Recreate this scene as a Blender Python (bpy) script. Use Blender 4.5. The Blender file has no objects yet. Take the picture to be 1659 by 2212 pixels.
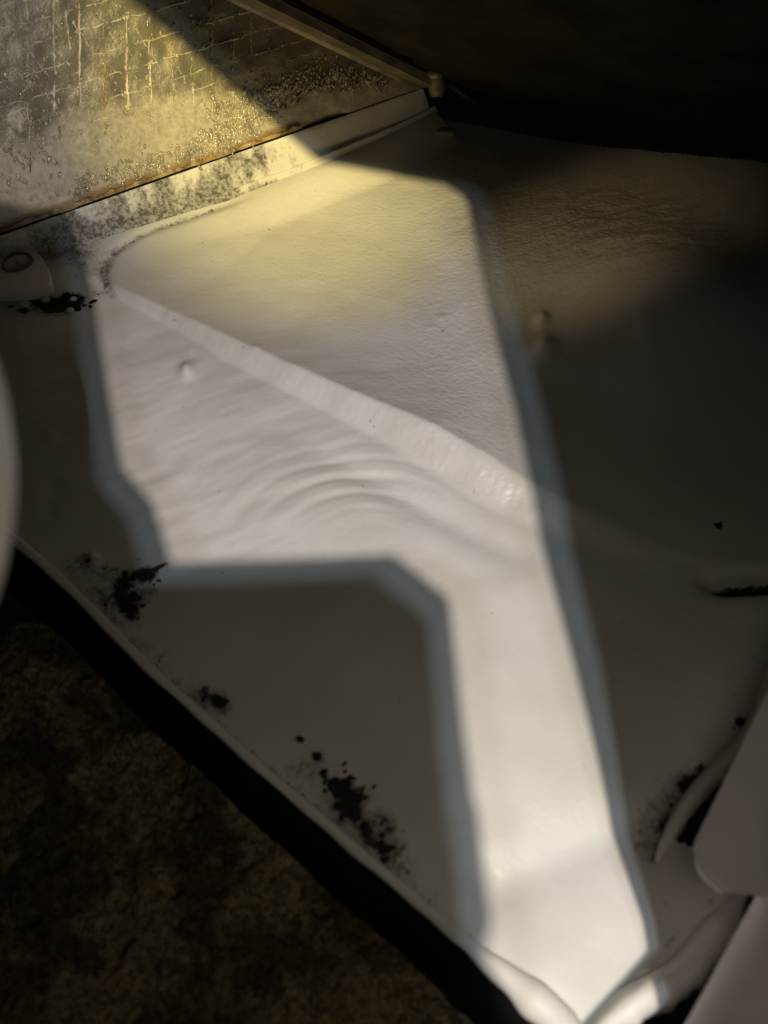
import bpy, bmesh, math, random
import numpy as np
from mathutils import Vector, Matrix
from mathutils.bvhtree import BVHTree
from mathutils.geometry import tessellate_polygon
random.seed(7)
RNG = np.random.default_rng(11)
scene = bpy.context.scene
COL = scene.collection

# ------------------------------------------------------------------ camera
CAM = Vector((0, 0, 0.30))
PITCH = math.radians(35)                  # tilt up from straight down
T = 18 / 27.0
cd = bpy.data.cameras.new("camera")
cam = bpy.data.objects.new("camera", cd)
COL.objects.link(cam)
cam.location = CAM
cam.rotation_euler = (PITCH, 0, 0)
cd.sensor_fit = 'VERTICAL'
cd.sensor_height = 36
cd.lens = 27
cd.clip_start = 0.005
cd.clip_end = 50
cd.dof.use_dof = True
cd.dof.focus_distance = 0.50
cd.dof.aperture_fstop = 8.0
scene.camera = cam

# ------------------------------------------------------------------ world, view
world = bpy.data.worlds.new("World")
scene.world = world
world.use_nodes = True
world.node_tree.nodes["Background"].inputs[0].default_value = (0.9, 0.8, 0.6, 1)
world.node_tree.nodes["Background"].inputs[1].default_value = 0.001
scene.view_settings.view_transform = 'Standard'
scene.view_settings.look = 'None'
scene.view_settings.exposure = 0
scene.view_settings.gamma = 1
scene.cycles.max_bounces = 6
scene.cycles.diffuse_bounces = 4
scene.cycles.glossy_bounces = 3
scene.cycles.use_denoising = True
scene.cycles.caustics_reflective = False
scene.cycles.caustics_refractive = False


# directions: a point of the photograph (1659 x 2212 units) on the plane z
def ray(px, py):
    xn = (px - 829.5) / 1106 * T
    yn = (1106 - py) / 1106 * T
    c, s = math.cos(PITCH), math.sin(PITCH)
    return Vector((xn, yn * c + s, yn * s - c)).normalized()


def at(px, py, z=0.0):
    d = ray(px, py)
    k = (z - CAM.z) / d.z
    return CAM + d * k


# ------------------------------------------------------------------ lights
TORCH = Vector((0.03, -0.10, 0.40))       # a hand torch with several emitters, behind the opening of the added mask


def spot(name, loc, target, watt, color, size_deg, blend, radius):
    l = bpy.data.lights.new(name, 'SPOT')
    l.energy = watt
    l.color = color
    l.spot_size = math.radians(size_deg)
    l.spot_blend = blend
    l.shadow_soft_size = radius
    o = bpy.data.objects.new(name, l)
    COL.objects.link(o)
    o.location = loc
    o.rotation_euler = (target - loc).to_track_quat('-Z', 'Y').to_euler()
    return o


HOLE_T = 0.20


def offset_for(p, shift):
    w = at(p[0] + shift[0], p[1] + shift[1]) - at(*p)
    return -w * (HOLE_T / (1 - HOLE_T))


LED_A = TORCH + offset_for((600, 1210), (-50, 46))
LED_B = TORCH + offset_for((1145, 1050), (64, -8))
spot("torch_white", TORCH, at(960, 1200), 7.3, (1.0, 0.87, 0.745), 104, 1.0, 0.0010)
spot("torch_warm", TORCH, at(650, 235), 24.0, (1.0, 0.78, 0.18), 27, 1.0, 0.0011)
spot("torch_cool_a", LED_A, at(700, 1300), 1.3, (0.64, 0.82, 1.0), 110, 1.0, 0.0012)
spot("torch_cool_b", LED_B, at(1000, 1200), 1.3, (0.64, 0.82, 1.0), 110, 1.0, 0.0012)
fl = bpy.data.lights.new("added_fill", 'AREA')  # soft fill added to lift the dim areas, not a real source
fl.energy = 0.038
fl.color = (1.0, 0.92, 0.74)
fl.size = 0.09
fl.spread = math.radians(122)
fo = bpy.data.objects.new("added_fill", fl)
COL.objects.link(fo)
fo.location = (0.05, -0.03, 0.29)
fo.rotation_euler = (at(850, 1500) - fo.location).to_track_quat('-Z', 'Y').to_euler()


spot("bulge_fill", Vector((-0.22, 0.12, 0.34)), at(1265, 520), 1.8, (1.0, 0.76, 0.40), 18, 1.0, 0.01)  # added spot that brightens the bulge, no lamp stands there

# ------------------------------------------------------------------ helpers
def vnoise(x, y, scale, seed):
    r = np.random.default_rng(seed)
    n = 256
    g = r.random((n, n))
    X, Y = x * scale, y * scale
    xi, yi = np.floor(X).astype(int), np.floor(Y).astype(int)
    fx, fy = X - xi, Y - yi
    fx, fy = fx * fx * fx * (fx * (fx * 6 - 15) + 10), fy * fy * fy * (fy * (fy * 6 - 15) + 10)
    a, b = g[xi % n, yi % n], g[(xi + 1) % n, yi % n]
    c, d = g[xi % n, (yi + 1) % n], g[(xi + 1) % n, (yi + 1) % n]
    return (a * (1 - fx) + b * fx) * (1 - fy) + (c * (1 - fx) + d * fx) * fy - 0.5


def fbm(x, y, scale, seed, octv=4, gain=0.5):
    s, a = 0, 1.0
    for k in range(octv):
        s = s + a * vnoise(x + 0.37 * k, y - 0.21 * k, scale * 2 ** k, seed + k)
        a *= gain
    return s


def sstep(a, b, v):
    t = np.clip((v - a) / (b - a), 0, 1)
    return t * t * (3 - 2 * t)


def polydist(X, Y, pts):
    """signed distance to a polyline (left of its direction is positive) and the fraction along it"""
    best = np.full(X.shape, 1e9)
    sg = np.zeros(X.shape)
    fr = np.zeros(X.shape)
    lens = [math.hypot(pts[i + 1][0] - pts[i][0], pts[i + 1][1] - pts[i][1]) for i in range(len(pts) - 1)]
    tot, acc = sum(lens), 0
    for i in range(len(pts) - 1):
        ax, ay = pts[i][0], pts[i][1]
        dx, dy = pts[i + 1][0] - ax, pts[i + 1][1] - ay
        t = np.clip(((X - ax) * dx + (Y - ay) * dy) / (dx * dx + dy * dy), 0, 1)
        ex, ey = X - ax - t * dx, Y - ay - t * dy
        d = np.hypot(ex, ey)
        m = d < best
        best = np.where(m, d, best)
        sg = np.where(m, np.sign(dx * ey - dy * ex), sg)
        fr = np.where(m, (acc + t * lens[i]) / tot, fr)
        acc += lens[i]
    return best * np.where(sg == 0, 1, sg), fr


def inside(X, Y, poly):
    r = np.zeros(X.shape, bool)
    n = len(poly)
    for i in range(n):
        x0, y0 = poly[i][0], poly[i][1]
        x1, y1 = poly[(i + 1) % n][0], poly[(i + 1) % n][1]
        if y0 == y1:
            continue
        c = ((y0 > Y) != (y1 > Y)) & (X < (x1 - x0) * (Y - y0) / (y1 - y0) + x0)
        r ^= c
    return r


def smooth_line(pts, n=8):
    """Catmull-Rom through points"""
    P = [Vector(p) for p in pts]
    out = []
    for i in range(len(P) - 1):
        p0, p1, p2, p3 = P[max(i - 1, 0)], P[i], P[i + 1], P[min(i + 2, len(P) - 1)]
        for k in range(n):
            t = k / n
            out.append(0.5 * ((2 * p1) + (p2 - p0) * t + (2 * p0 - 5 * p1 + 4 * p2 - p3) * t * t + (3 * p1 - p0 - 3 * p2 + p3) * t ** 3))
    out.append(P[-1])
    return out


def link(name, me, parent=None, mats=(), smooth=True):
    o = bpy.data.objects.new(name, me)
    COL.objects.link(o)
    for m in mats:
        me.materials.append(m)
    if smooth:
        me.shade_smooth()
    if parent:
        o.parent = parent
        o.matrix_parent_inverse = parent.matrix_world.inverted() if False else Matrix.Translation(-parent.location)
    return o


def mesh(name, verts, faces, parent=None, mats=(), smooth=True):
    me = bpy.data.meshes.new(name)
    me.from_pydata([tuple(v) for v in verts], [], faces)
    me.update()
    return link(name, me, parent, mats, smooth)


def thing(name, label, cat, loc, group=None):
    o = bpy.data.objects.new(name, None)
    o.empty_display_size = 0.01
    COL.objects.link(o)
    o.location = loc
    o['label'] = label
    o['category'] = cat
    if group:
        o['group'] = group
    return o


def grid_mesh(name, X, Y, Z, keep, parent, mats, attrs=()):
    ny, nx = X.shape
    idx = np.arange(ny * nx).reshape(ny, nx)
    q = np.stack([idx[:-1, :-1], idx[:-1, 1:], idx[1:, 1:], idx[1:, :-1]], -1).reshape(-1, 4)
    k = keep.reshape(-1)
    q = q[k[q].all(1)]
    used = np.zeros(ny * nx, bool)
    used[q.reshape(-1)] = True
    remap = np.cumsum(used) - 1
    q = remap[q]
    V = np.stack([X.reshape(-1), Y.reshape(-1), Z.reshape(-1)], 1)[used]
    me = bpy.data.meshes.new(name)
    me.vertices.add(len(V))
    me.vertices.foreach_set('co', V.reshape(-1).astype(np.float32))
    me.loops.add(len(q) * 4)
    me.loops.foreach_set('vertex_index', q.reshape(-1).astype(np.int32))
    me.polygons.add(len(q))
    me.polygons.foreach_set('loop_start', (np.arange(len(q)) * 4).astype(np.int32))
    me.update(calc_edges=True)
    me.validate()
    for nm, arr in attrs:
        a = me.attributes.new(nm, 'FLOAT', 'POINT')
        a.data.foreach_set('value', arr.reshape(-1)[used].astype(np.float32))
    o = link(name, me, parent, mats)
    return o, BVHTree.FromPolygons([tuple(v) for v in V], [tuple(f) for f in q])


def tube(pts, radii, seg=12, cap=True, squash=None):
    """verts, faces of a swept tube"""
    P = [Vector(p) for p in pts]
    n = len(P)
    if not hasattr(radii, '__len__'):
        radii = [radii] * n
    V, Fc = [], []
    up = Vector((0, 0, 1))
    for i in range(n):
        d = (P[min(i + 1, n - 1)] - P[max(i - 1, 0)]).normalized()
        a = d.cross(up)
        if a.length < 1e-4:
            a = d.cross(Vector((0, 1, 0)))
        a.normalize()
        b = a.cross(d).normalized()
        for k in range(seg):
            th = 2 * math.pi * k / seg
            V.append(P[i] + (a * math.cos(th) + b * math.sin(th) * (squash or 1)) * radii[i])
    for i in range(n - 1):
        for k in range(seg):
            k2 = (k + 1) % seg
            Fc.append((i * seg + k, i * seg + k2, (i + 1) * seg + k2, (i + 1) * seg + k))
    if cap:
        Fc.append(tuple(reversed(range(seg))))
        Fc.append(tuple((n - 1) * seg + k for k in range(seg)))
    return V, Fc


def blob_parts(items):
    """many small lumps in one vertex/face list; items: (centre, axis_x, axis_y, axis_z)"""
    V, Fc = [], []
    base = []
    for la in (-0.9, 0.0, 0.75):
        n = 6
        r = math.sqrt(max(0, 1 - la * la))
        for k in range(n):
            th = 2 * math.pi * k / n
            base.append((r * math.cos(th), r * math.sin(th), la))
    bf = []
    for l in range(2):
        for k in range(6):
            bf.append((l * 6 + k, l * 6 + (k + 1) % 6, l * 6 + 6 + (k + 1) % 6, l * 6 + 6 + k))
    base.append((0, 0, 1.05))
    for k in range(6):
        bf.append((12 + k, 12 + (k + 1) % 6, 18))
    for c, ax, ay, az in items:
        o = len(V)
        j = [1 + random.uniform(-.18, .18) for _ in range(6)]
        for q, b in enumerate(base):
            s = j[q % 6]
            V.append(c + ax * b[0] * s + ay * b[1] * s + az * b[2])
        Fc += [tuple(o + i for i in f) for f in bf]
    return V, Fc


# ------------------------------------------------------------------ materials
class N:
    def __init__(s, name):
        s.m = bpy.data.materials.new(name)
        s.m.use_nodes = True
        s.t = s.m.node_tree
        s.b = s.t.nodes['Principled BSDF']

    def n(s, typ, **kw):
        o = s.t.nodes.new(typ)
        for k, v in kw.items():
            if k in o.inputs.keys():
                o.inputs[k].default_value = v
            else:
                setattr(o, k, v)
        return o

    def l(s, a, b):
        s.t.links.new(a, b)

    def noise(s, scale, detail=4, rough=.55, vec=None, dist=0):
        o = s.n('ShaderNodeTexNoise', Scale=scale, Detail=detail, Roughness=rough, Distortion=dist)
        if vec is None:
            vec = s.co()
        s.l(vec, o.inputs['Vector'])
        return o.outputs['Fac']

    def co(s):
        if not hasattr(s, '_c'):
            s._c = s.n('ShaderNodeTexCoord')
        return s._c.outputs['Object']

    def attr(s, name):
        return s.n('ShaderNodeAttribute', attribute_name=name).outputs['Fac']

    def ramp(s, v, a, b):
        o = s.n('ShaderNodeMapRange')
        o.interpolation_type = 'SMOOTHSTEP'
        o.inputs['From Min'].default_value = a
        o.inputs['From Max'].default_value = b
        s.l(v, o.inputs['Value'])
        return o.outputs['Result']

    def math(s, op, a, b):
        o = s.n('ShaderNodeMath', operation=op)
        for i, v in enumerate((a, b)):
            if isinstance(v, (int, float)):
                o.inputs[i].default_value = v
            else:
                s.l(v, o.inputs[i])
        return o.outputs[0]

    def mix(s, f, a, b):
        o = s.n('ShaderNodeMix', data_type='RGBA')
        for i, v in ((0, f), (6, a), (7, b)):
            if isinstance(v, tuple):
                o.inputs[i].default_value = v + (1,)
            elif isinstance(v, (int, float)):
                o.inputs[i].default_value = v
            else:
                s.l(v, o.inputs[i])
        return o.outputs[2]

    def bump(s, h, strength, dist, prev=None):
        o = s.n('ShaderNodeBump', Strength=strength, Distance=dist)
        s.l(h, o.inputs['Height'])
        if prev is not None:
            s.l(prev, o.inputs['Normal'])
        return o.outputs['Normal']

    def done(s, color, rough=.5, normal=None, metal=0.0, spec=.5):
        for k, v in (('Base Color', color), ('Roughness', rough), ('Metallic', metal)):
            if isinstance(v, tuple):
                s.b.inputs[k].default_value = v + (1,)
            elif isinstance(v, (int, float)):
                s.b.inputs[k].default_value = v
            else:
                s.l(v, s.b.inputs[k])
        s.b.inputs['Specular IOR Level'].default_value = spec
        if normal is not None:
            s.l(normal, s.b.inputs['Normal'])
        return s.m


def mat_pan():
    k = N('white_moulded_plastic')
    fine = k.noise(260, 3)
    big = k.noise(14, 4)
    base = k.mix(k.ramp(big, .35, .7), (.60, .575, .53), (.68, .66, .63))
    # grime and mould: own shapes from noise, placed by the masks
    gn = k.noise(95, 6, .62, dist=.4)
    g2 = k.noise(420, 5, .7)
    gn = k.math('ADD', k.math('MULTIPLY', gn, .45), k.math('MULTIPLY', g2, .55))
    grime = k.ramp(k.math('ADD', gn, k.math('MULTIPLY', k.attr('grime'), .75)), .72, 1.04)
    grime = k.math('MULTIPLY', grime, k.math('ADD', .50, k.math('MULTIPLY', k.ramp(k.noise(380, 5, .7), .38, .62), .50)))
    col = k.mix(k.math('MULTIPLY', grime, .92), base, (.055, .045, .032))
    mn = k.noise(150, 5, .6, dist=.8)
    mn = k.math('ADD', k.math('MULTIPLY', mn, .5), k.math('MULTIPLY', k.noise(420, 5, .7), .5))
    mould = k.ramp(k.math('ADD', mn, k.math('MULTIPLY', k.attr('mould'), .72)), .84, 1.02)
    speck = k.ramp(k.noise(240, 2, .5), .73, .78)
    col = k.mix(k.math('MULTIPLY', speck, .45), col, (.16, .13, .09))
    col = k.mix(mould, col, (.013, .011, .009))
    tex = k.math('ADD', k.math('MULTIPLY', k.attr('leather'), .95), .20)
    nb = k.bump(k.math('MULTIPLY', k.noise(330, 3, .6), tex), .55, .0016)
    nb = k.bump(fine, .05, .001, nb)
    return k.done(col, k.mix(mould, k.mix(k.attr('leather'), (.38,) * 3, (.24,) * 3), (.9,) * 3), nb, spec=.45)


def mat_plastic(name, c, rough=.5, bump=.1):
    k = N(name)
    v = k.noise(30, 4)
    col = k.mix(v, tuple(x * .86 for x in c), tuple(min(1, x * 1.1) for x in c))
    return k.done(col, rough, k.bump(k.noise(240, 3), bump, .001), spec=.35)


def mat_foil():
    k = N('wet_stained_foil')
    a = k.noise(60, 6, .72)
    b = k.noise(300, 5, .68)
    spk = k.ramp(k.noise(620, 3, .6), .60, .70)
    cream = k.attr('cream')
    f = k.ramp(k.math('ADD', cream, k.math('MULTIPLY', k.math('SUBTRACT', a, .5), .8)),   .22, .80)
    dark = k.mix(a, (.15, .138, .105), (.31, .28, .215))
    pale = k.mix(k.ramp(b, .3, .7), (.34, .30, .23), (.50, .45, .35))
    col = k.mix(k.math('MULTIPLY', spk, .35), k.mix(f, dark, pale), (.55, .50, .40))
    rust = k.ramp(k.math('ADD', k.attr('rust'), k.math('MULTIPLY', k.math('SUBTRACT', b, .5), .9)), .45, .8)
    col = k.mix(k.math('MULTIPLY', rust, .75), col, (.20, .105, .03))
    nb = k.bump(a, .22, .003)
    nb = k.bump(b, .40, .0012, nb)
    met = k.math('MULTIPLY', k.math('SUBTRACT', 1.0, f), .45)
    return k.done(col, k.math('ADD', .30, k.math('MULTIPLY', b, .3)), nb, met, .5)


def mat_rust():
    k = N('rusty_yellow_edge')
    a = k.noise(120, 5, .7)
    col = k.mix(k.ramp(a, .35, .65), (.10, .055, .018), (.42, .31, .13))
    return k.done(col, .6, k.bump(k.noise(300, 4), .5, .001))


def mat_foam():
    k = N('crumbling_insulation')
    a = k.noise(26, 5, .65)
    b = k.noise(120, 6, .72, dist=1.2)
    rdg = k.math('ABSOLUTE', k.math('SUBTRACT', b, .5), 0)
    fil = k.math('SUBTRACT', 1.0, k.ramp(rdg, .0, .085))
    c2 = k.noise(300, 4, .7)
    col = k.mix(k.ramp(c2, .35, .7), (.14, .10, .052), (.52, .40, .215))
    col = k.mix(k.math('MULTIPLY', fil, k.ramp(c2, .3, .6)), col, (.75, .60, .32))
    col = k.mix(k.ramp(a, .43, .56), k.mix(.72, col, (.04, .027, .016)), col)
    b = k.math('ADD', k.math('MULTIPLY', fil, .6), c2)
    return k.done(col, .85, k.bump(b, .9, .004), spec=.25)


def mat_simple(name, c, rough, bump=.2, scale=150, metal=0, spec=.4):
    k = N(name)
    v = k.noise(scale * .4, 5, .6)
    col = k.mix(k.ramp(v, .3, .7), tuple(x * .6 for x in c), tuple(x * 1.35 for x in c))
    return k.done(col, rough, k.bump(k.noise(scale, 4), bump, .0015), metal, spec)


M_PAN = mat_pan()
M_WHITE = mat_plastic('white_plastic', (.70, .675, .63))
M_GREY = mat_plastic('pale_grey_plastic', (.84, .79, .82), .45)
M_FOIL = mat_foil()
M_RUST = mat_rust()
M_FOAM = mat_foam()
M_BLACK = mat_simple('shade_joint_black', (.004, .004, .004), .8, spec=.1)  # black stands for shade on the pan skirt; also fills the joint
M_MOULD = mat_simple('black_mould', (.015, .013, .010), .95, .5, 300, spec=.1)
M_DARK = mat_simple('dark_stained_metal', (.022, .018, .012), .55, .25, 60)
M_COVER = mat_simple('blackened_sheet', (.026, .021, .013), .9, .15, 60, spec=.06)
M_RAIL = mat_simple('dull_metal_rail', (.26, .22, .16), .45, .2, 120, metal=.3)
M_EDGE = mat_simple('worn_bright_edge', (.42, .36, .24), .4, .2, 160)
M_THREAD = mat_simple('crusted_thread', (.62, .55, .42), .25, .4, 300)
M_THREAD_RUST = mat_simple('rusty_thread', (.42, .27, .075), .4, .4, 300)
M_DROP = mat_simple('crusted_droplet', (.36, .32, .24), .16, .2, 300, spec=.7)
M_MASK = mat_simple('grey_mask', (.25, .24, .22), .6)

# ------------------------------------------------------------------ layout lines
FZ = 0.022
F0, F1 = at(0, 505, FZ), at(905, 190, FZ)
U = (F1 - F0).normalized()
AWAY = Vector((-U.y, U.x, 0))
if AWAY.y < 0:
    AWAY = -AWAY
VV = (Vector((0, 0, 1)) * math.cos(math.radians(14)) + AWAY * math.sin(math.radians(14))).normalized()
NN = U.cross(VV)
if NN.dot(AWAY) > 0:
    NN = -NN


def hit(px, py):
    d = ray(px, py)
    k = (F0 - CAM).dot(NN) / d.dot(NN)
    return CAM + d * k


def uv(p):
    return (p - F0).dot(U), (p - F0).dot(VV)


def on_foil(u, v, h=0.0):
    return F0 + U * u + VV * v + NN * h


FL = (F1 - F0).length
K = F0 + U * (FL + 0.012)
R = hit(556, -6)
Q = at(1659, 350, 0.0)

# ------------------------------------------------------------------ drain pan
xs = np.arange(-0.46, 0.56, 0.00135)
ys = np.arange(-0.07, 0.80, 0.00135)
X, Y = np.meshgrid(xs, ys)


def W(lst, z=0.0):
    return [at(a, b, z) for a, b in lst]


# photo position of every grid point, used only to decide where each moulded feature sits
def project(X, Y, Z):
    c, s = math.cos(PITCH), math.sin(PITCH)
    dx, dy, dz = X - CAM.x, Y - CAM.y, Z - CAM.z
    yc = dy * c + dz * s
    zc = dy * s - dz * c          # depth
    return 829.5 + dx / zc / T * 1106, 1106 - yc / zc / T * 1106


zc0 = Y * math.sin(PITCH) + CAM.z * math.cos(PITCH)
PX, PY = project(X, Y, np.zeros_like(X))
PX = np.where(zc0 > 0.02, PX, 9e3)
Z = np.zeros_like(X)
mould = np.zeros_like(X)
grime = np.zeros_like(X)
leather = np.zeros_like(X)


def gauss(px, py, rx, ry=None, ang=0, at_=None):
    ry = ry or rx
    ax_, ay_ = at_ or (PX, PY)
    dx, dy = ax_ - px, ay_ - py
    c, s = math.cos(math.radians(ang)), math.sin(math.radians(ang))
    return np.exp(-(((dx * c + dy * s) / rx) ** 2 + ((-dx * s + dy * c) / ry) ** 2))


# broad unevenness of the moulding
Z += 0.0030 * fbm(X, Y, 9, 3, 2) + 0.0007 * fbm(X, Y, 40, 9, 2)
# sloping ridge between the lower and the upper floor
LOW = smooth_line(W([(205, 618), (245, 640), (390, 716), (475, 770), (575, 822), (650, 860), (830, 958), (1000, 1066), (1115, 1124), (1300, 1205), (1500, 1262), (1760, 1290)]))
UPP = smooth_line([at(a, b, h) for a, b, h in [(222, 605, .002), (270, 630, .003), (400, 686, .005), (560, 757, .0065), (740, 838, .0075), (900, 908, .0085), (1050, 984, .0085), (1145, 1038, .007), (1330, 1120, .004), (1500, 1190, .001), (1760, 1230, 0)]])
dl, fr = polydist(X, Y, LOW)
du, fu = polydist(X, Y, UPP)
dl, du = dl, du
side = np.where(dl > 0, 1.0, 0.0)
tt = np.clip(dl / np.maximum(dl - du, 1e-5), 0, 1)
ux, uy = UPP[-1].x - UPP[0].x, UPP[-1].y - UPP[0].y
fs = np.clip(((X - UPP[0].x) * ux + (Y - UPP[0].y) * uy) / (ux * ux + uy * uy), 0, 1)
crest = 0.0112 * np.interp(fs, [0, .08, .30, .55, .62, .75, .88, 1], [.30, .50, .75, 1.0, .95, .45, .10, 0])
rise = .25 * tt + .75 * tt * tt * (3 - 2 * tt)
beyond = np.maximum(du, 0) * (dl > 0)
dipA = 0.022 * np.interp(fs, [0, .12, .5, .6, .75, 1], [.35, .8, 1.0, .9, .4, .1])
Z += np.where(dl > 0, crest * rise, 0)
Z -= dipA * (1 - np.exp(-beyond / 0.045)) * np.where(PX < 4000, 1, 0)
Z -= 0.0016 * np.exp(-np.maximum(-dl, 0) / 0.011) * np.interp(fs, [0, .1, .55, .7, 1], [.3, .7, 1, .3, 0]) * np.where(dl > 0, 1 - rise * .5, 1)
# faint ribs across the slope face
ribs = np.sin((fr * 1.0) * 520 + 3 * vnoise(X, Y, 60, 77)) * (rise * (1 - rise) * 4) * np.where((dl > 0) & (du < 0), 1, 0)
Z += 0.00010 * ribs + 0.0010 * vnoise(X, Y, 130, 78) * np.clip(rise * (1 - rise) * 4, 0, 1) * np.where((dl > 0) & (du < 0.004), 1, 0)
# trough beneath the ridge on the right of the lit part
Z -= 0.0035 * gauss(900, 1085, 230, 32, 27)
# ripples in the lower floor
cx, cy = at(800, 1175).x, at(800, 1175).y
ex, ey = (X - cx), (Y - cy)
rr = np.hypot(ex / 1.35, ey)
ph = np.arctan2(ey, ex)
win = gauss(750, 1035, 190, 70, -4)
warp = 0.006 * vnoise(X, Y, 22, 5)
wv = np.sin((rr + warp) * 2 * math.pi / 0.0105)
Z += 0.00055 * win * (wv + .35 * np.sin((rr + warp) * 4 * math.pi / 0.0105 + .8))
Z += 0.00016 * gauss(500, 1030, 300, 130, 0) * np.sin((rr + 2 * warp) * 2 * math.pi / 0.014)
# slanting drawn-out ripples, lower left
c, s = math.cos(math.radians(28)), math.sin(math.radians(28))
ua, va = X * c + Y * s, -X * s + Y * c
Z += 0.0012 * fbm(ua * .30, va * 1.25, 70, 21, 3) * gauss(480, 960, 420, 260)
Z += 0.0009 * fbm(ua * .35, va * 1.1, 60, 25, 2) * gauss(1050, 1180, 260, 140)
# pimples and dents
for (a, b, r, h) in [(405, 803, 15, .0048), (418, 770, 14, -.0012), (418, 780, 20, .0010), (310, 957, 26, -.0011), (205, 1215, 12, .002), (195, 1210, 22, .0012),
                     (105, 1100, 16, -.0014), (115, 1052, 20, -.0012), (110, 940, 14, .001), (1166, 706, 15, .005), (1172, 760, 24, .006),
                     (1378, 745, 22, .002), (955, 668, 7, .0012), (560, 770, 8, .0008), (395, 860, 22, -.0008), (930, 690, 5, .0009),
                     (270, 735, 8, .0005), (235, 1045, 20, .0012)]:
    Z += h * gauss(a, b, r)
# bulge at the far right
hump = gauss(1390, 640, 300, 170, 12)
Z += 0.027 * hump
hw = gauss(1300, 510, 230, 110, 10)
Z += 0.0019 * hw * fbm(ua * .6, va * 1.5, 90, 31, 4, .6)
leather += 1.8 * gauss(1270, 500, 240, 120, 10) + 0.75 * gauss(1000, 800, 170, 260, 20) + .22 * gauss(700, 480, 420, 200)
# bend across the floor near the bottom
bd, bf_ = polydist(X, Y, smooth_line(W([(1010, 1960), (1100, 1898), (1200, 1846), (1300, 1812), (1420, 1800)])))
Z += -0.0030 * np.exp(-(bd / 0.010) ** 2) * sstep(0, .2, bf_)
Z += 0.0030 * sstep(0.0, 0.03, -bd) * np.where(PY > 1750, 1, 0)
# cut at the right margin
cd_, cf = polydist(X, Y, W([(1490, 1246), (1560, 1258), (1700, 1252), (1900, 1245)]))
Z += -0.014 * np.exp(-(cd_ / 0.0045) ** 2) * sstep(0, .25, cf)
mould += 1.1 * np.exp(-(cd_ / 0.0035) ** 2) * sstep(0, .3, cf)
# ledge, bead and groove below the foil wall
GRV = smooth_line(W([(-420, 780), (-260, 700), (-60, 625), (110, 560), (240, 510), (330, 480), (520, 420), (690, 356), (800, 310), (900, 262), (945, 238)]))
dG, fG = polydist(X, Y, GRV)          # positive towards the wall
Z *= np.where(fG < .995, 1 - sstep(-0.03, 0.0, dG), 1)
GC = smooth_line(W([(560, 412), (420, 462), (330, 492), (275, 520), (240, 550), (226, 585), (232, 615), (245, 640)]))
gd, gf = polydist(X, Y, GC)
Z -= 0.0022 * np.exp(-(gd / 0.0036) ** 2) * np.interp(gf, [0, .15, .9, 1], [0, 1, 1, 0])
grime += 0.5 * np.exp(-(gd / 0.0034) ** 2) * np.interp(gf, [0, .25, 1], [.4, 1, .8])
mould += 0.55 * np.exp(-(gd / 0.0018) ** 2) * np.interp(gf, [0, .25, 1], [.3, 1, .9])
grime += .22 * gauss(620, 700, 230, 90, 28) + .18 * gauss(480, 560, 200, 70)
# left end below the tab
grime += .45 * gauss(185, 560, 60, 60) + .5 * gauss(120, 520, 60, 40)
SPECKS = []
for (a, b, rx, ry, n) in [(275, 1270, 90, 70, 26), (740, 1710, 80, 90, 34), (830, 1830, 60, 70, 22), (460, 1510, 50, 40, 10), (1480, 1740, 70, 70, 16),
                          (200, 1215, 60, 40, 10), (1600, 1560, 50, 30, 8), (120, 660, 70, 22, 14), (330, 1420, 60, 50, 8)]:
    for _ in range(n):
        SPECKS.append((a + random.gauss(0, rx * .6), b + random.gauss(0, ry * .6), random.uniform(4, 9), random.uniform(3, 7), random.uniform(0, 90), random.uniform(.5, .8)))
for (a, b, rx, ry, an, st) in SPECKS + [(85, 652, 60, 12, -6, .6), (150, 650, 45, 24, -8, .95), (50, 672, 22, 9, 0, .8), (115, 668, 25, 8, 0, .7),
                               (275, 1255, 42, 34, -20, .62), (325, 1240, 26, 26, -30, .75), (355, 1220, 22, 6, -25, .65), (265, 1300, 42, 30, 40, .6),
                               (225, 1228, 12, 8, 0, .6), (180, 1215, 12, 8, 0, .6), (290, 1330, 30, 30, 0, .5), (360, 1415, 34, 8, -45, .5),
                               (468, 1513, 26, 18, 10, .85), (440, 1490, 20, 20, 0, .6), (648, 1598, 16, 14, 0, .85), (682, 1632, 15, 14, 0, .9),
                               (735, 1695, 55, 34, 25, .85), (760, 1750, 44, 26, 40, .72), (825, 1835, 40, 30, 50, .58), (870, 1830, 10, 8, 0, .6),
                               (835, 1790, 10, 8, 0, .6), (890, 1900, 60, 10, 45, .5), (790, 1800, 20, 30, 40, .6),
                               (1553, 1130, 16, 6, 20, .8), (1556, 1132, 5, 16, 20, .75), (1590, 1265, 12, 6, 0, .6),
                               (1600, 1555, 26, 20, 0, .62), (1490, 1700, 40, 44, -30, .72), (1440, 1780, 50, 40, -40, .68), (1520, 1660, 30, 30, 0, .5),
                               (1640, 1600, 25, 60, 25, .5), (1416, 1852, 7, 18, 20, .8), (1440, 2040, 14, 60, 42, .55), (1530, 1950, 14, 60, 42, .5)]:
    mould += st * gauss(a, b, rx, ry, an)
    grime += .20 * st * gauss(a, b, rx * 1.8 + 8, ry * 1.8 + 8, an)
grime += .55 * gauss(1450, 1760, 130, 70, -45)
E_PX = [(-140, 1010), (-60, 1078), (0, 1132), (70, 1190), (150, 1262), (240, 1352), (330, 1442), (420, 1522), (500, 1592), (600, 1682), (700, 1764),
        (800, 1850), (900, 1932), (980, 2000), (1050, 2060), (1130, 2116), (1190, 2164), (1235, 2222), (1262, 2300)]
EW = W(E_PX)
de, fe = polydist(X, Y, EW)
grime += .30 * np.exp(-(np.abs(de) / 0.012) ** 2) * np.where(PY > 1150, 1, 0) * np.where(PY < 1980, 1, 0)

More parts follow.
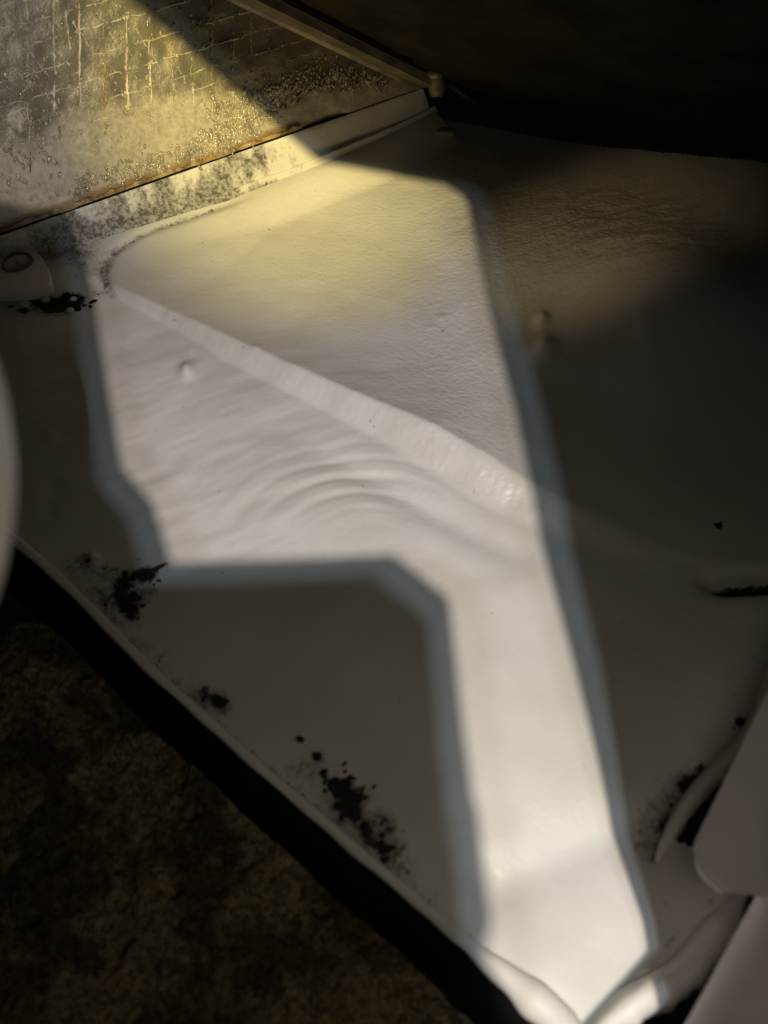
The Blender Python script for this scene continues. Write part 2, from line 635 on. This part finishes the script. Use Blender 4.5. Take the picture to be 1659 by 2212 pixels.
POLY = [(p.x, p.y) for p in EW] + [(p.x, p.y) for p in W([(1300, 2330), (1345, 2190), (1450, 2105), (1560, 1985), (1640, 1900), (1470, 1810), (1500, 1740), (1560, 1665), (1625, 1590), (1670, 1490), (1740, 1300), (1990, 520)])]
POLY += [(K.x + (Q.x - K.x) * 1.5, K.y + (Q.y - K.y) * 1.5), (K.x + AWAY.x * .03, K.y + AWAY.y * .03)]
POLY += [(p.x + AWAY.x * .003, p.y + AWAY.y * .003) for p in reversed(GRV)]
keep = inside(X, Y, POLY)

pan = thing('drain_pan', 'white moulded plastic drain pan with a diagonal ridge, ripples and black mould', 'drain pan', at(830, 1200))
pan_obj, PAN_BVH = grid_mesh('pan_floor', X, Y, Z, keep, pan, [M_PAN],
                             [('mould', mould), ('grime', grime), ('leather', leather)])


# ledge between the pan floor and the foil board: an upright face, a rounded bead and a groove
nL, nW = 520, 44
sL = np.linspace(0, 1, nL)
gl = np.array([(p.x, p.y) for p in GRV])
gs = np.concatenate([[0], np.cumsum(np.hypot(*np.diff(gl, axis=0).T))])
gxx, gyy = np.interp(sL * gs[-1], gs, gl[:, 0]), np.interp(sL * gs[-1], gs, gl[:, 1])
foot = (gxx - F0.x) * U.x + (gyy - F0.y) * U.y
foot = np.minimum(foot, FL + .004)
fxx, fyy = F0.x + U.x * foot, F0.y + U.y * foot
SW = np.linspace(-.10, 1.12, nW)[:, None]
LX, LY = fxx * (1 - SW) + gxx * SW, fyy * (1 - SW) + gyy * SW
span = np.hypot(gxx - fxx, gyy - fyy)[None, :]
lz = (FZ - .0012) * (1 - sstep(-.15, .70, SW)) + 0 * LX
rise_ = np.interp(foot, [uv(hit(150, 440))[0], uv(hit(260, 410))[0]], [.25, 1])[None, :]
lz = lz + .0042 * rise_ * np.exp(-((SW - .80) / .11) ** 2) - .0016 * sstep(.97, 1.1, SW)
lz = lz + .0006 * fbm(LX, LY, 45, 91, 3)
lpx, lpy = project(LX, LY, lz)
A_ = (lpx, lpy)
lg = .34 * gauss(330, 435, 210, 60, -22, A_) + .40 * gauss(450, 422, 80, 24, -20, A_) + .55 * gauss(230, 500, 110, 22, -20, A_)
lg += .25 * gauss(570, 345, 70, 34, 0, A_) + .5 * gauss(120, 520, 70, 50, 0, A_) + .45 * np.exp(-((SW - 1.0) / .10) ** 2) * (lpx < 600)
lg += .10 + .16 * sstep(760, 300, lpx) + .45 * fbm(LX, LY, 120, 93, 3) + .08
lm_ = .42 * gauss(420, 430, 70, 20, -20, A_) + .35 * gauss(250, 495, 70, 14, -20, A_) + .5 * np.exp(-((SW - 1.0) / .05) ** 2) * gauss(330, 480, 190, 90, 0, A_)
grid_mesh('ledge', LX, LY, lz, np.ones_like(LX, bool), pan, [M_PAN], [('mould', lm_), ('grime', lg), ('leather', np.zeros_like(LX))])


def pan_hit(px, py):
    h = PAN_BVH.ray_cast(CAM, ray(px, py))
    return h[0] if h[0] is not None else at(px, py)


# rolled rim along the lower left edge, and the dark skirt beneath it
rimp = smooth_line([Vector((p.x, p.y, 0.0)) for p in EW], 6)
nr = len(rimp)
rr_ = []
for i, p in enumerate(rimp):
    f = i / (nr - 1)
    rr_.append((np.interp(f, [0, .5, .75, .86, 1], [.0023, .0022, .0025, .0058, .0085])) * (1 + .05 * math.sin(i * .9) + .05 * math.sin(i * .43)))
rp = []
rim_z = []
for i, p in enumerate(rimp):
    d = (rimp[min(i + 1, nr - 1)] - rimp[max(i - 1, 0)]).normalized()
    o = Vector((d.y, -d.x, 0))
    if o.x + o.y > 0:
        o = -o
    hz = PAN_BVH.ray_cast(p - o * .004 + Vector((0, 0, .1)), Vector((0, 0, -1)))[0]
    rim_z.append(hz.z if hz is not None else (rim_z[-1] if rim_z else 0.0))
    rp.append(p + o * (rr_[i] * .5))
rim_z = np.convolve(np.pad(rim_z, 6, 'edge'), np.ones(13) / 13, 'valid')
for i in range(nr):
    rp[i] = rp[i] + Vector((0, 0, float(rim_z[i]) - rr_[i] * .15))
v, f = tube(rp, rr_, 14)
mesh('rim', v, f, pan, [M_WHITE])

# side lips on the right: sheet edges that curl up
LIPS = []


def lip(pxs, z0, prof, name, flip=1):
    P = smooth_line([at(a, b, z0) for a, b in pxs], 6)
    V, Fc = [], []
    m = len(prof)
    for i, p in enumerate(P):
        d = (P[min(i + 1, len(P) - 1)] - P[max(i - 1, 0)]).normalized()
        n = Vector((d.y, -d.x, 0)).normalized() * flip
        fade = min(1, .15 + 1.6 * min(i, len(P) - 1 - i) / len(P) * 2)
        w = 1 + .06 * math.sin(i * 1.3) + .05 * math.sin(i * 2.9)
        for (a, h) in prof:
            V.append(p + n * a * w * min(1, .1 + fade) + Vector((0, 0, h * (fade if h > 0 else 1))))
    for i in range(len(P) - 1):
        for k in range(m - 1):
            Fc.append((i * m + k, (i + 1) * m + k, (i + 1) * m + k + 1, i * m + k + 1))
    LIPS.append(BVHTree.FromPolygons([tuple(v) for v in V], Fc))
    return mesh(name, V, Fc, pan, [M_WHITE])


lip([(1415, 1862), (1432, 1815), (1465, 1745), (1505, 1688), (1560, 1632), (1605, 1580), (1640, 1500), (1668, 1400), (1700, 1280)], 0.0,
    [(-.001, -.003), (0.0, .003), (.0012, .0048), (.0024, .0046), (.0042, .0010), (.0058, -.006), (.0070, -.015), (.0080, -.04)], 'side_lip')
lip([(1225, 2275), (1270, 2208), (1335, 2140), (1435, 2085), (1480, 2035), (1520, 1990), (1560, 1955), (1600, 1900)], 0.0,
    [(-.001, -.004), (0.0, .006), (.0018, .0095), (.005, .0108), (.0085, .009), (.0108, .002), (.0115, -.05)], 'side_lip')

# crusts of mould standing on the pan
crust = []
for (a, b, rx, ry, n, s) in [(95, 655, 85, 14, 34, 6), (160, 652, 50, 26, 60, 8), (290, 1262, 44, 30, 22, 5), (322, 1245, 24, 22, 16, 6), (270, 1305, 40, 26, 14, 5),
                             (468, 1514, 22, 12, 12, 5), (648, 1600, 12, 10, 7, 6), (682, 1632, 11, 10, 8, 6), (735, 1697, 46, 26, 34, 7), (762, 1752, 34, 20, 20, 5),
                             (830, 1835, 36, 30, 14, 4), (1554, 1131, 14, 7, 7, 4), (1600, 1556, 20, 14, 8, 5), (228, 1228, 10, 6, 5, 5), (180, 1215, 9, 6, 4, 5)]:
    for _ in range(n // 2):
        p = pan_hit(a + random.gauss(0, rx * .5), b + random.gauss(0, ry * .5))
        e = .55 * s * random.uniform(.4, 1.3) * (p - CAM).length * T / 1106
        th = random.uniform(0, 3.14)
        crust.append((p, Vector((math.cos(th), math.sin(th), 0)) * e * random.uniform(1, 1.9), Vector((-math.sin(th), math.cos(th), 0)) * e, Vector((0, 0, e * .45))))
v, f = blob_parts(crust)
o = mesh('mould_crust', v, f, pan, [M_MOULD])
o['kind'] = 'stuff'
# curled white flakes beside the mould on the left
for (a, b, ra) in [(100, 650, 9), (122, 640, 9), (55, 660, 10), (160, 648, 7), (152, 672, 7)]:
    p = pan_hit(a, b)
    e = ra * (p - CAM).length * T / 1106
    v, f = blob_parts([(p + Vector((0, 0, e * .35)), Vector((e * 1.3, e * .3, 0)), Vector((-e * .2, e * .8, e * .2)), Vector((0, 0, e * .55)))])
    mesh('curled_flake', v, f, pan, [M_WHITE])
p = pan_hit(955, 284)
v, f = blob_parts([(p, Vector((.013, 0, 0)), Vector((0, .007, 0)), Vector((0, 0, .002)))])
mesh('water_drop', v, f, pan, [M_EDGE])

# ------------------------------------------------------------------ strip painted black as the skirt's shade, and crumbling insulation, lower left
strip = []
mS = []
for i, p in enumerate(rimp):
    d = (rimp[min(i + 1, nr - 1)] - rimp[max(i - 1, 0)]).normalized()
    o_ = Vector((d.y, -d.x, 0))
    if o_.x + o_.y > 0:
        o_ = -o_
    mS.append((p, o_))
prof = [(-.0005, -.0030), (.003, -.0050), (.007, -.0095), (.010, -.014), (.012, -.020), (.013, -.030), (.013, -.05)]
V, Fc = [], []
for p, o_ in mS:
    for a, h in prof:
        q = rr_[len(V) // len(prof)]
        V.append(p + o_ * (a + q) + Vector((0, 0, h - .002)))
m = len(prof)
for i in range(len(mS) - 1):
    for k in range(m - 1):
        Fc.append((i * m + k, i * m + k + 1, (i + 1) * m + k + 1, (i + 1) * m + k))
so = mesh('shade_strip', V, Fc, None, [M_BLACK])
so['label'] = 'matt black strip painted as the shaded skirt, running diagonally under the pan rim'
so['category'] = 'painted shade'

gx = np.arange(-0.30, 0.16, 0.0011)
gy = np.arange(-0.10, 0.25, 0.0011)
GX, GY = np.meshgrid(gx, gy)
GZ = np.full_like(GX, -0.034)
cells = np.abs(fbm(GX, GY, 55, 51, 4, .6))
GZ += 0.010 * fbm(GX, GY, 28, 41, 3) + 0.012 * (cells - .2) - .007 * np.maximum(0, vnoise(GX, GY, 150, 45) - .18) * 3
GZ += .0030 * np.abs(fbm(GX, GY, 210, 57, 2)) - .0035 * np.maximum(0, vnoise(GX, GY, 320, 58) - .15)
dE, _ = polydist(GX, GY, EW)
gp = W([(-300, 1500), (-60, 1420), (0, 1392), (40, 1352), (85, 1335), (120, 1300)], -0.034)
edge = [(p.x, p.y) for p in gp] + [(p.x + o_.x * .008, p.y + o_.y * .008) for p, o_ in mS if p.y < gp[-1].y + .012 and p.x > gp[-1].x - .02]
edge += [(edge[-1][0], -0.2), (-0.5, -0.2)]
fm = inside(GX, GY, edge)
foam = thing('insulation_slab', 'crumbling brown porous insulation slab below the black strip', 'insulation', at(300, 1800, -.034))
grid_mesh('insulation_face', GX, GY, GZ, fm, foam, [M_FOAM])

# ------------------------------------------------------------------ foil faced wall
foil = thing('foil_board', 'stained silvery foil lined board with thread grid, droplets and rusty lower edge', 'insulation board', F0 + U * FL * .5)
nu, nv = 520, 330
u_ = np.linspace(-0.28, FL + 0.005, nu)
v_ = np.linspace(0.0, 0.42, nv)
UU, VVg = np.meshgrid(u_, v_)
H = 0.0030 * fbm(UU, VVg, 22, 61, 3) + 0.0012 * fbm(UU, VVg, 90, 66, 2)
H += .0022 * np.exp(-(((UU - uv(hit(62, 288))[0]) / .009) ** 2 + ((VVg - uv(hit(62, 288))[1]) / .010) ** 2) ** 2)
PWX = F0.x + U.x * UU + VV.x * VVg + NN.x * H
PWY = F0.y + U.y * UU + VV.y * VVg + NN.y * H
PWZ = F0.z + U.z * UU + VV.z * VVg + NN.z * H
fx, fy = project(PWX, PWY, PWZ)
bound = np.interp(fx, [0, 150, 350, 480, 600, 700, 850], [320, 255, 212, 212, 222, 205, 165])
cream = sstep(-75, 60, fy - bound) - .40 * np.exp(-(((fx - 62) / 26) ** 2 + ((fy - 288) / 22) ** 2)) - .30 * np.exp(-(((fx - 20) / 60) ** 2 + ((fy - 430) / 45) ** 2))
rustm = 0.85 * np.exp(-((VVg - .002) / .006) ** 2) * sstep(760, 600, fx)
rd = np.abs((fy - (-6)) - (fx - 556) * (210 / 389.0))
rustm += .55 * np.exp(-(rd / 22) ** 2) + .5 * np.exp(-(((fx - 640) / 14) ** 2 + ((fy - 72) / 20) ** 2)) + .45 * np.exp(-(((fx - 752) / 5) ** 2 + ((fy - 240) / 40) ** 2))
rustm += .3 * np.exp(-(((fx - 800) / 100) ** 2 + ((fy - 150) / 40) ** 2))
grid_mesh('foil_facing', PWX, PWY, PWZ, np.ones_like(UU, bool), foil, [M_FOIL], [('cream', cream), ('rust', rustm)])


_H = H


def foil_h(u, v):
    i = int(np.clip((u + .28) / (FL + .285) * (nu - 1), 0, nu - 1))
    j = int(np.clip(v / .42 * (nv - 1), 0, nv - 1))
    return float(_H[j, i])


def thread(pa, pb, r, mat, wob=.0012, beads=1.0):
    (ua, va), (ub, vb) = uv(hit(*pa)), uv(hit(*pb))
    L = math.hypot(ub - ua, vb - va)
    n = max(8, int(L / .0035))
    P, Rr = [], []
    q = random.uniform(0, 9)
    for i in range(n + 1):
        t = i / n
        j = math.sin(i * 1.7 + q) * .5 + math.sin(i * .61 + 2 * q) * .5
        uu, vv_ = ua + (ub - ua) * t + wob * j * .5, va + (vb - va) * t + wob * random.uniform(-.3, .3)
        P.append(on_foil(uu, vv_, foil_h(uu, vv_) + random.choice([-.0004, 0, .0002])))
        Rr.append(r * random.choice([.10, .12, .2, .3, .45]))
    Rr[0] = Rr[-1] = r * .2
    v, f = tube(P, Rr, 5)
    bl = []
    for _ in range(int(n * 1.1 * beads)):
        t = random.random()
        e = r * random.uniform(.15, .50)
        uu, vv_ = ua + (ub - ua) * t + random.gauss(0, r * .5), va + (vb - va) * t + random.gauss(0, r * .4)
        q = on_foil(uu, vv_, foil_h(uu, vv_) - e * .2)
        bl.append((q, U * e * random.uniform(.6, 1.2), VV * e * random.uniform(.8, 2.4), NN * e * .8))
    v2, f2 = blob_parts(bl)
    f = f + [tuple(i + len(v) for i in q) for q in f2]
    v = v + v2
    return mesh('scrim_thread', v, f, foil, [mat])


for (x, y0, y1, r, mt) in [(58, -30, 345, .0016, 0), (115, -30, 245, .0025, 0), (170, -30, 232, .0020, 0), (223, -30, 290, .0019, 1), (272, 30, 250, .0022, 0),
                           (322, 78, 236, .0018, 0), (369, 112, 232, .0015, 0), (412, 140, 225, .0012, 0), (455, -20, 190, .0010, 0), (500, -20, 170, .0010, 0), (540, 20, 150, .0010, 0)]:
    thread((x, y0), (x + 3, y1), r, M_THREAD_RUST if mt else M_THREAD)
thread((138, 18), (152, 105), .0014, M_THREAD)
for py in (15, 62, 112, 178, 232, 285, 325):
    (ua, va) = uv(hit(0, py))
    xe = 560 if py < 240 else 400
    pe = F0 + U * 0.33 + VV * va
    # end of the line in the photo, same height on the board
    X2, Y2 = project(np.array(pe.x), np.array(pe.y), np.array(pe.z))
    thread((-30, py + 8), (float(X2), float(Y2)), .0013 if py < 240 else .0008, M_THREAD, .0022, .7)
for pa, pb in [((72, 0), (112, 68)), ((5, 0), (60, 80)), ((60, 110), (110, 170)), ((140, 20), (195, 105)), ((232, 60), (268, 120)), ((120, 105), (150, 140)), ((290, 55), (345, 150)), ((380, 140), (400, 180))]:
    thread(pa, pb, .0010, M_THREAD, .0012, .8)

drops = []


def drop(px, py, spx, squash=1.0):
    p = hit(px, py)
    e = spx * (p - CAM).length * T / 1106
    tilt = random.uniform(-.9, .5)
    a = (U * math.cos(tilt) + VV * math.sin(tilt))
    b = (VV * math.cos(tilt) - U * math.sin(tilt))
    p = p + NN * foil_h(*uv(p))
    drops.append((p + NN * .0005, a * e * random.uniform(.5, 1.0), b * e * squash * random.uniform(1.0, 2.0), NN * e * random.uniform(.45, .75)))


def band(pts, width, n, s0, s1):
    for _ in range(n):
        k = random.uniform(0, len(pts) - 1.001)
        i = int(k)
        t = k - i
        drop(pts[i][0] * (1 - t) + pts[i + 1][0] * t + random.gauss(0, 12), pts[i][1] * (1 - t) + pts[i + 1][1] * t + random.gauss(0, width), random.uniform(s0, s1))


band([(150, 405), (240, 382), (330, 354), (420, 328), (500, 298), (560, 272)], 12, 420, 1.8, 4.5)
band([(400, 330), (460, 300), (520, 262), (560, 240), (600, 225)], 16, 230, 2.2, 5.0)
band([(455, 235), (500, 225), (540, 215), (590, 205), (640, 195)], 14, 190, 2.0, 4.6)
band([(560, 205), (640, 188), (700, 176), (760, 168), (830, 178)], 11, 260, 1.8, 4.0)
band([(620, 160), (700, 150), (780, 158)], 12, 110, 1.2, 2.8)
band([(440, 215), (470, 240), (540, 280), (600, 250)], 22, 90, 2.0, 4.5)
for x in (58, 115, 170, 223, 272, 322, 369, 412, 455, 500, 540, 580):
    for _ in range(9):
        drop(x + random.gauss(0, 3), random.uniform(10, 235), random.uniform(1.2, 2.8), 1.3)
for _ in range(230):
    drop(random.uniform(0, 460), random.uniform(0, 330), random.uniform(1.0, 3.4))
for _ in range(90):
    drop(random.uniform(0, 130), random.uniform(150, 430), random.uniform(2, 5))
v, f = blob_parts(drops)
o = mesh('water_droplets', v, f, foil, [M_DROP])
o['kind'] = 'stuff'

# rusty lower edge of the board, set a little proud, and the dark joint beneath it
def bar(a, b, up, out, z0, z1, d0, d1, name, parent, mat, wob=0.0, n=60):
    V, Fc = [], []
    for i in range(n + 1):
        p = a.lerp(b, i / n)
        w = wob * (math.sin(i * 1.1) + math.sin(i * 2.7)) * .5
        for (h, d) in ((z0, d0), (z0, d1), (z1 + w, d1), (z1 + w, d0)):
            V.append(p + up * h + out * d)
    for i in range(n):
        for k in range(4):
            k2 = (k + 1) % 4
            Fc.append((i * 4 + k, i * 4 + k2, i * 4 + 4 + k2, i * 4 + 4 + k))
    Fc += [(3, 2, 1, 0), tuple(n * 4 + k for k in range(4))]
    return mesh(name, V, Fc, parent, [mat], False)


bar(F0 - U * .25, F0 + U * uv(hit(650, 268))[0], VV, NN, .0005, .0026, -.002, .0010, 'rusty_edge', foil, M_RUST, .0012, 140)
bar(F0 - U * .25, F1, VV, NN, -.0010, .0002, -.004, .0004, 'joint', foil, M_BLACK)
thread((64, 305), (66, 400), .0008, M_DARK, .0006)

# ------------------------------------------------------------------ sloping dark cover, rail, rod
cover = thing('cover_panel', 'dark stained sheet metal cover sloping over the far corner', 'cover panel', K)
EA, EB = (Q - K), (R - K)
na, nb = 90, 70
V, Fc = [], []
CN = EA.cross(EB).normalized()
if CN.dot(CAM - K) < 0:
    CN = -CN
aa, bb = np.meshgrid(np.linspace(-.02, 1.9, na), np.linspace(-.06, 2.6, nb))
hh = 0.002 * fbm(aa, bb, 4, 81, 3) + 0.0004 * np.sin(bb * 60 + 4 * vnoise(aa, bb, 3, 8))
CX = K.x + EA.x * aa + EB.x * bb + CN.x * hh
CY = K.y + EA.y * aa + EB.y * bb + CN.y * hh
CZ = K.z + EA.z * aa + EB.z * bb + CN.z * hh
grid_mesh('cover_sheet', CX, CY, CZ, np.ones_like(aa, bool), cover, [M_COVER])
rail = thing('corner_rail', 'dull metal rail with a bright worn edge between foil board and dark cover', 'rail', K)
ed = EB.normalized()
acr = ed.cross(CN).normalized()
if acr.dot(EA) < 0:
    acr = -acr
A0, A1 = K + ed * .012, K + EB * 1.5
bar(A0, A1, acr, CN, .000, .019, .001, .007, 'rail_web', rail, M_RAIL, .0006, 50)
bar(A0 + ed * .03, A1, acr, CN, .024, .028, .001, .004, 'rail_flange', rail, M_DARK, .0008, 50)
v, f = tube([A0 + CN * .006 + acr * .001, (A0 + A1) / 2 + CN * .006 + acr * .001, A1 + CN * .006 + acr * .001], .0030, 10)
mesh('worn_edge', v, f, rail, [M_EDGE])
dd = (K - CAM).length
def near(px, py, back):
    return CAM + ray(px, py) * (dd - back)
v, f = tube(smooth_line([near(938, 158, .02), near(943, 185, .02), near(944, 210, .02)], 4), [.005, .006, .0065, .0065, .006, .006, .0055, .005, .003], 12)
mesh('end_stub', v, f, rail, [M_RAIL])
v, f = blob_parts([(near(940, 158, .026), Vector((.007, 0, 0)), Vector((0, .005, .002)), Vector((0, 0, .003)))])
mesh('end_cap', v, f, rail, [M_RAIL])
v, f = tube([near(955, 165, .015), near(1000, 203, .012), near(1037, 228, .010)], [.0025, .0025, .003], 8)
rod = mesh('thin_rod', v, f, None, [M_DARK])
rod['label'] = 'thin dark rod poking out past the end of the metal rail'
rod['category'] = 'rod'

# ------------------------------------------------------------------ mounting tab with hole at the left
tab = thing('mounting_tab', 'flat white rounded tab with an oval hole under the foil board', 'bracket', at(38, 590, .012))
outer = [(-70, 626), (-60, 560), (-30, 532), (10, 524), (45, 527), (72, 540), (95, 562), (106, 590), (104, 612), (60, 624), (0, 628)]
outer = [tuple(p) for p in smooth_line([(a, b, 0) for a, b in outer + outer[:1]], 5)][:-1]
hole = []
for k in range(28):
    t = 2 * math.pi * k / 28
    x, y = 33 * math.cos(t), 17 * math.sin(t) * (1.25 if math.sin(t) < 0 else .8)
    c, s = math.cos(-.28), math.sin(-.28)
    hole.append((38 + x * c - y * s, 569 + x * s + y * c, 0))
TZ = .009


def plate(outer, hole, z0, z1, name, parent, mat):
    rings = [[Vector(p) for p in outer]] + ([[Vector(p) for p in hole]] if hole else [])
    flat = [p for r in rings for p in r]
    tri = tessellate_polygon(rings)
    n = len(flat)
    V = [at(p.x, p.y, z1) for p in flat] + [at(p.x, p.y, z1) - Vector((0, 0, z1 - z0)) for p in flat]
    Fc = [tuple(t) for t in tri] + [tuple(i + n for i in reversed(t)) for t in tri]
    o = 0
    for r in rings:
        k = len(r)
        for i in range(k):
            j = (i + 1) % k
            Fc.append((o + i, o + j, o + j + n, o + i + n))
        o += k
    ob = mesh(name, V, Fc, parent, [mat], False)
    bm = bmesh.new()
    bm.from_mesh(ob.data)
    bmesh.ops.recalc_face_normals(bm, faces=bm.faces)
    bm.to_mesh(ob.data)
    bm.free()
    md = ob.modifiers.new('soft_edge', 'BEVEL')
    md.width = .0012
    md.segments = 2
    md.limit_method = 'ANGLE'
    return ob


plate(outer, hole, .001, TZ, 'tab_plate', tab, M_GREY)
hp = [at(a, b, TZ + .0004) for a, b, _ in hole]
v, f = tube(hp + hp[:1], .0009, 8, False)
mesh('hole_rim', v, f, tab, [M_RAIL])

# ------------------------------------------------------------------ white pieces at the lower right
BZ = .045
brk = thing('plastic_bracket', 'pale grey plastic plate with a rounded corner at the right margin', 'bracket', at(1600, 1800, BZ))
bo = [(1735, 1270), (1660, 1492), (1600, 1618), (1545, 1735), (1506, 1815), (1499, 1838), (1502, 1858), (1514, 1880), (1540, 1905), (1566, 1934), (1640, 1990), (1760, 2010), (1990, 1800), (1990, 1270)]
# curved sheet: outline on a plane that climbs and rolls towards the right
C0 = at(1476, 1868, BZ)
n_s, n_t = 70, 60
dirS = (at(1660, 1490, BZ) - C0)
dirT = Vector((dirS.y, -dirS.x, 0)).normalized()
if dirT.x < 0:
    dirT = -dirT
V, Fc = [], []
for i in range(n_s + 1):
    s = i / n_s * 1.7
    for k in range(n_t + 1):
        t = k / n_t
        w = t * t * .036
        # rounded corner at the near end
        c_r = .009
        s0 = 0.0
        if w < c_r:
            s0 = (c_r - math.sqrt(max(0, c_r * c_r - (c_r - w) ** 2))) / dirS.length
        else:
            s0 = -(w - c_r) * .10 / dirS.length
        s0 += max(0, w - .013) * .75 / dirS.length
        ss = s0 + (1.7 - s0) * (i / n_s)
        roll = math.sqrt(max(0, .021 ** 2 - (min(w, .029) - .0105) ** 2)) - math.sqrt(.021 ** 2 - .0105 ** 2) - 2.2 * max(0, w - .029)
        V.append(C0 + dirS * ss + dirT * w + Vector((0, 0, roll)))
m = n_t + 1
for i in range(n_s):
    for k in range(n_t):
        Fc.append((i * m + k, i * m + k + 1, (i + 1) * m + k + 1, (i + 1) * m + k))
po = mesh('bracket_plate', V, Fc, brk, [M_GREY])
sm = po.modifiers.new('thickness', 'SOLIDIFY')
sm.thickness = .004
sm.offset = -1
TBZ = .035
ta, tb = at(1490, 2200, TBZ), at(1659, 1893, TBZ)
td = (tb - ta).normalized()
to = Vector((td.y, -td.x, 0))
if to.x < 0:
    to = -to
TR = .0155
pts = [ta + td * s + to * TR for s in (-.10, -.04, 0, .05, .12, .2)]
v, f = tube(pts, [TR * 1.06, TR * 1.03, TR, TR, TR, TR], 40)
pt = mesh('drain_tube', v, f, None, [M_GREY])
pt['label'] = 'thick pale plastic tube crossing the bottom right corner'
pt['category'] = 'tube'

# ------------------------------------------------------------------ hose close to the lens, left margin
def depth(px, py, d):
    return CAM + ray(px, py) * d
HR = .0080
hpts = smooth_line([depth(-330, 540, .15), depth(-200, 670, .135), depth(-130, 830, .127), depth(-103, 1010, .124), depth(-118, 1180, .124), depth(-170, 1320, .127), depth(-290, 1460, .135)], 8)
v, f = tube(hpts, HR, 28)
ho = mesh('white_hose', v, f, None, [mat_plastic('white_hose_plastic', (.86, .80, .76))])
ho['label'] = 'blurred white hose bending along the left margin in front of the pan'
ho['category'] = 'hose'

# ------------------------------------------------------------------ unseen mask added behind the camera, openings cut to shape the torch light
HOLE = [(-190, 372), (60, 452), (152, 462), (205, 640), (215, 720), (228, 800), (245, 900), (265, 1010), (330, 1085), (348, 1140), (370, 1215), (600, 1208), (850, 1198),
        (905, 1240), (970, 1292), (985, 1420), (1000, 1560), (1022, 1720), (1030, 1745), (1033, 1755), (1045, 1870), (1062, 1990), (1046, 2062), (1080, 2130), (1110, 2320),
        (1180, 2320), (1252, 2212), (1330, 2128), (1398, 2052), (1388, 1990), (1322, 1800), (1290, 1640), (1240, 1440), (1180, 1220), (1145, 1050), (1110, 880), (1050, 650), (1010, 440),
        (996, 420), (960, 400), (830, 376), (690, 350), (480, 172), (280, 0), (90, -165), (-190, -165)]
HOLE2 = [(1255, 2320), (1292, 2208), (1345, 2150), (1404, 2106), (1416, 2150), (1432, 2250), (1445, 2330)]
AX = (at(760, 1000) - TORCH).normalized()
AXR = AX.cross(Vector((0, 0, 1))).normalized()
AXU = AXR.cross(AX).normalized()
ring2, lifted = [], []
ring3 = []
for (a, b) in HOLE + HOLE2:
    h = None
    if b < 470 and a < 700:
        ph_ = hit(a, b)
        if uv(ph_)[1] > 0:
            h = ph_
    if h is None and (a, b) in HOLE2:
        h = LIPS[1].ray_cast(CAM, ray(a, b))[0]
    if h is None:
        h = pan_hit(a, b)
    t = HOLE_T
    if a > 1150 and b > 1000:
        t = float(np.interp(b, [1000, 1500, 2000], [.20, .26, .48]))
    d = h - TORCH
    lifted.append(TORCH + d * t)
    (ring2 if len(ring2) < len(HOLE) else ring3).append(Vector((d.dot(AXR) / d.dot(AX), d.dot(AXU) / d.dot(AX), 0)))
mx = 2.4
o2 = []
ol = []
for k in range(48):
    t = 2 * math.pi * k / 48
    x, y = mx * math.cos(t), mx * math.sin(t)
    o2.append(Vector((x, y, 0)))
    dep = .055
    ol.append(TORCH + (AX + AXR * x + AXU * y) * dep)
tri = tessellate_polygon([o2, ring2, ring3])
V = ol + lifted
Fc = [tuple(t) for t in tri]
wo = mesh('light_mask', V, Fc, None, [M_MASK], False)
wo['label'] = 'unseen grey sheet added to shape the torch light, with ragged openings'
wo['kind'] = 'structure'
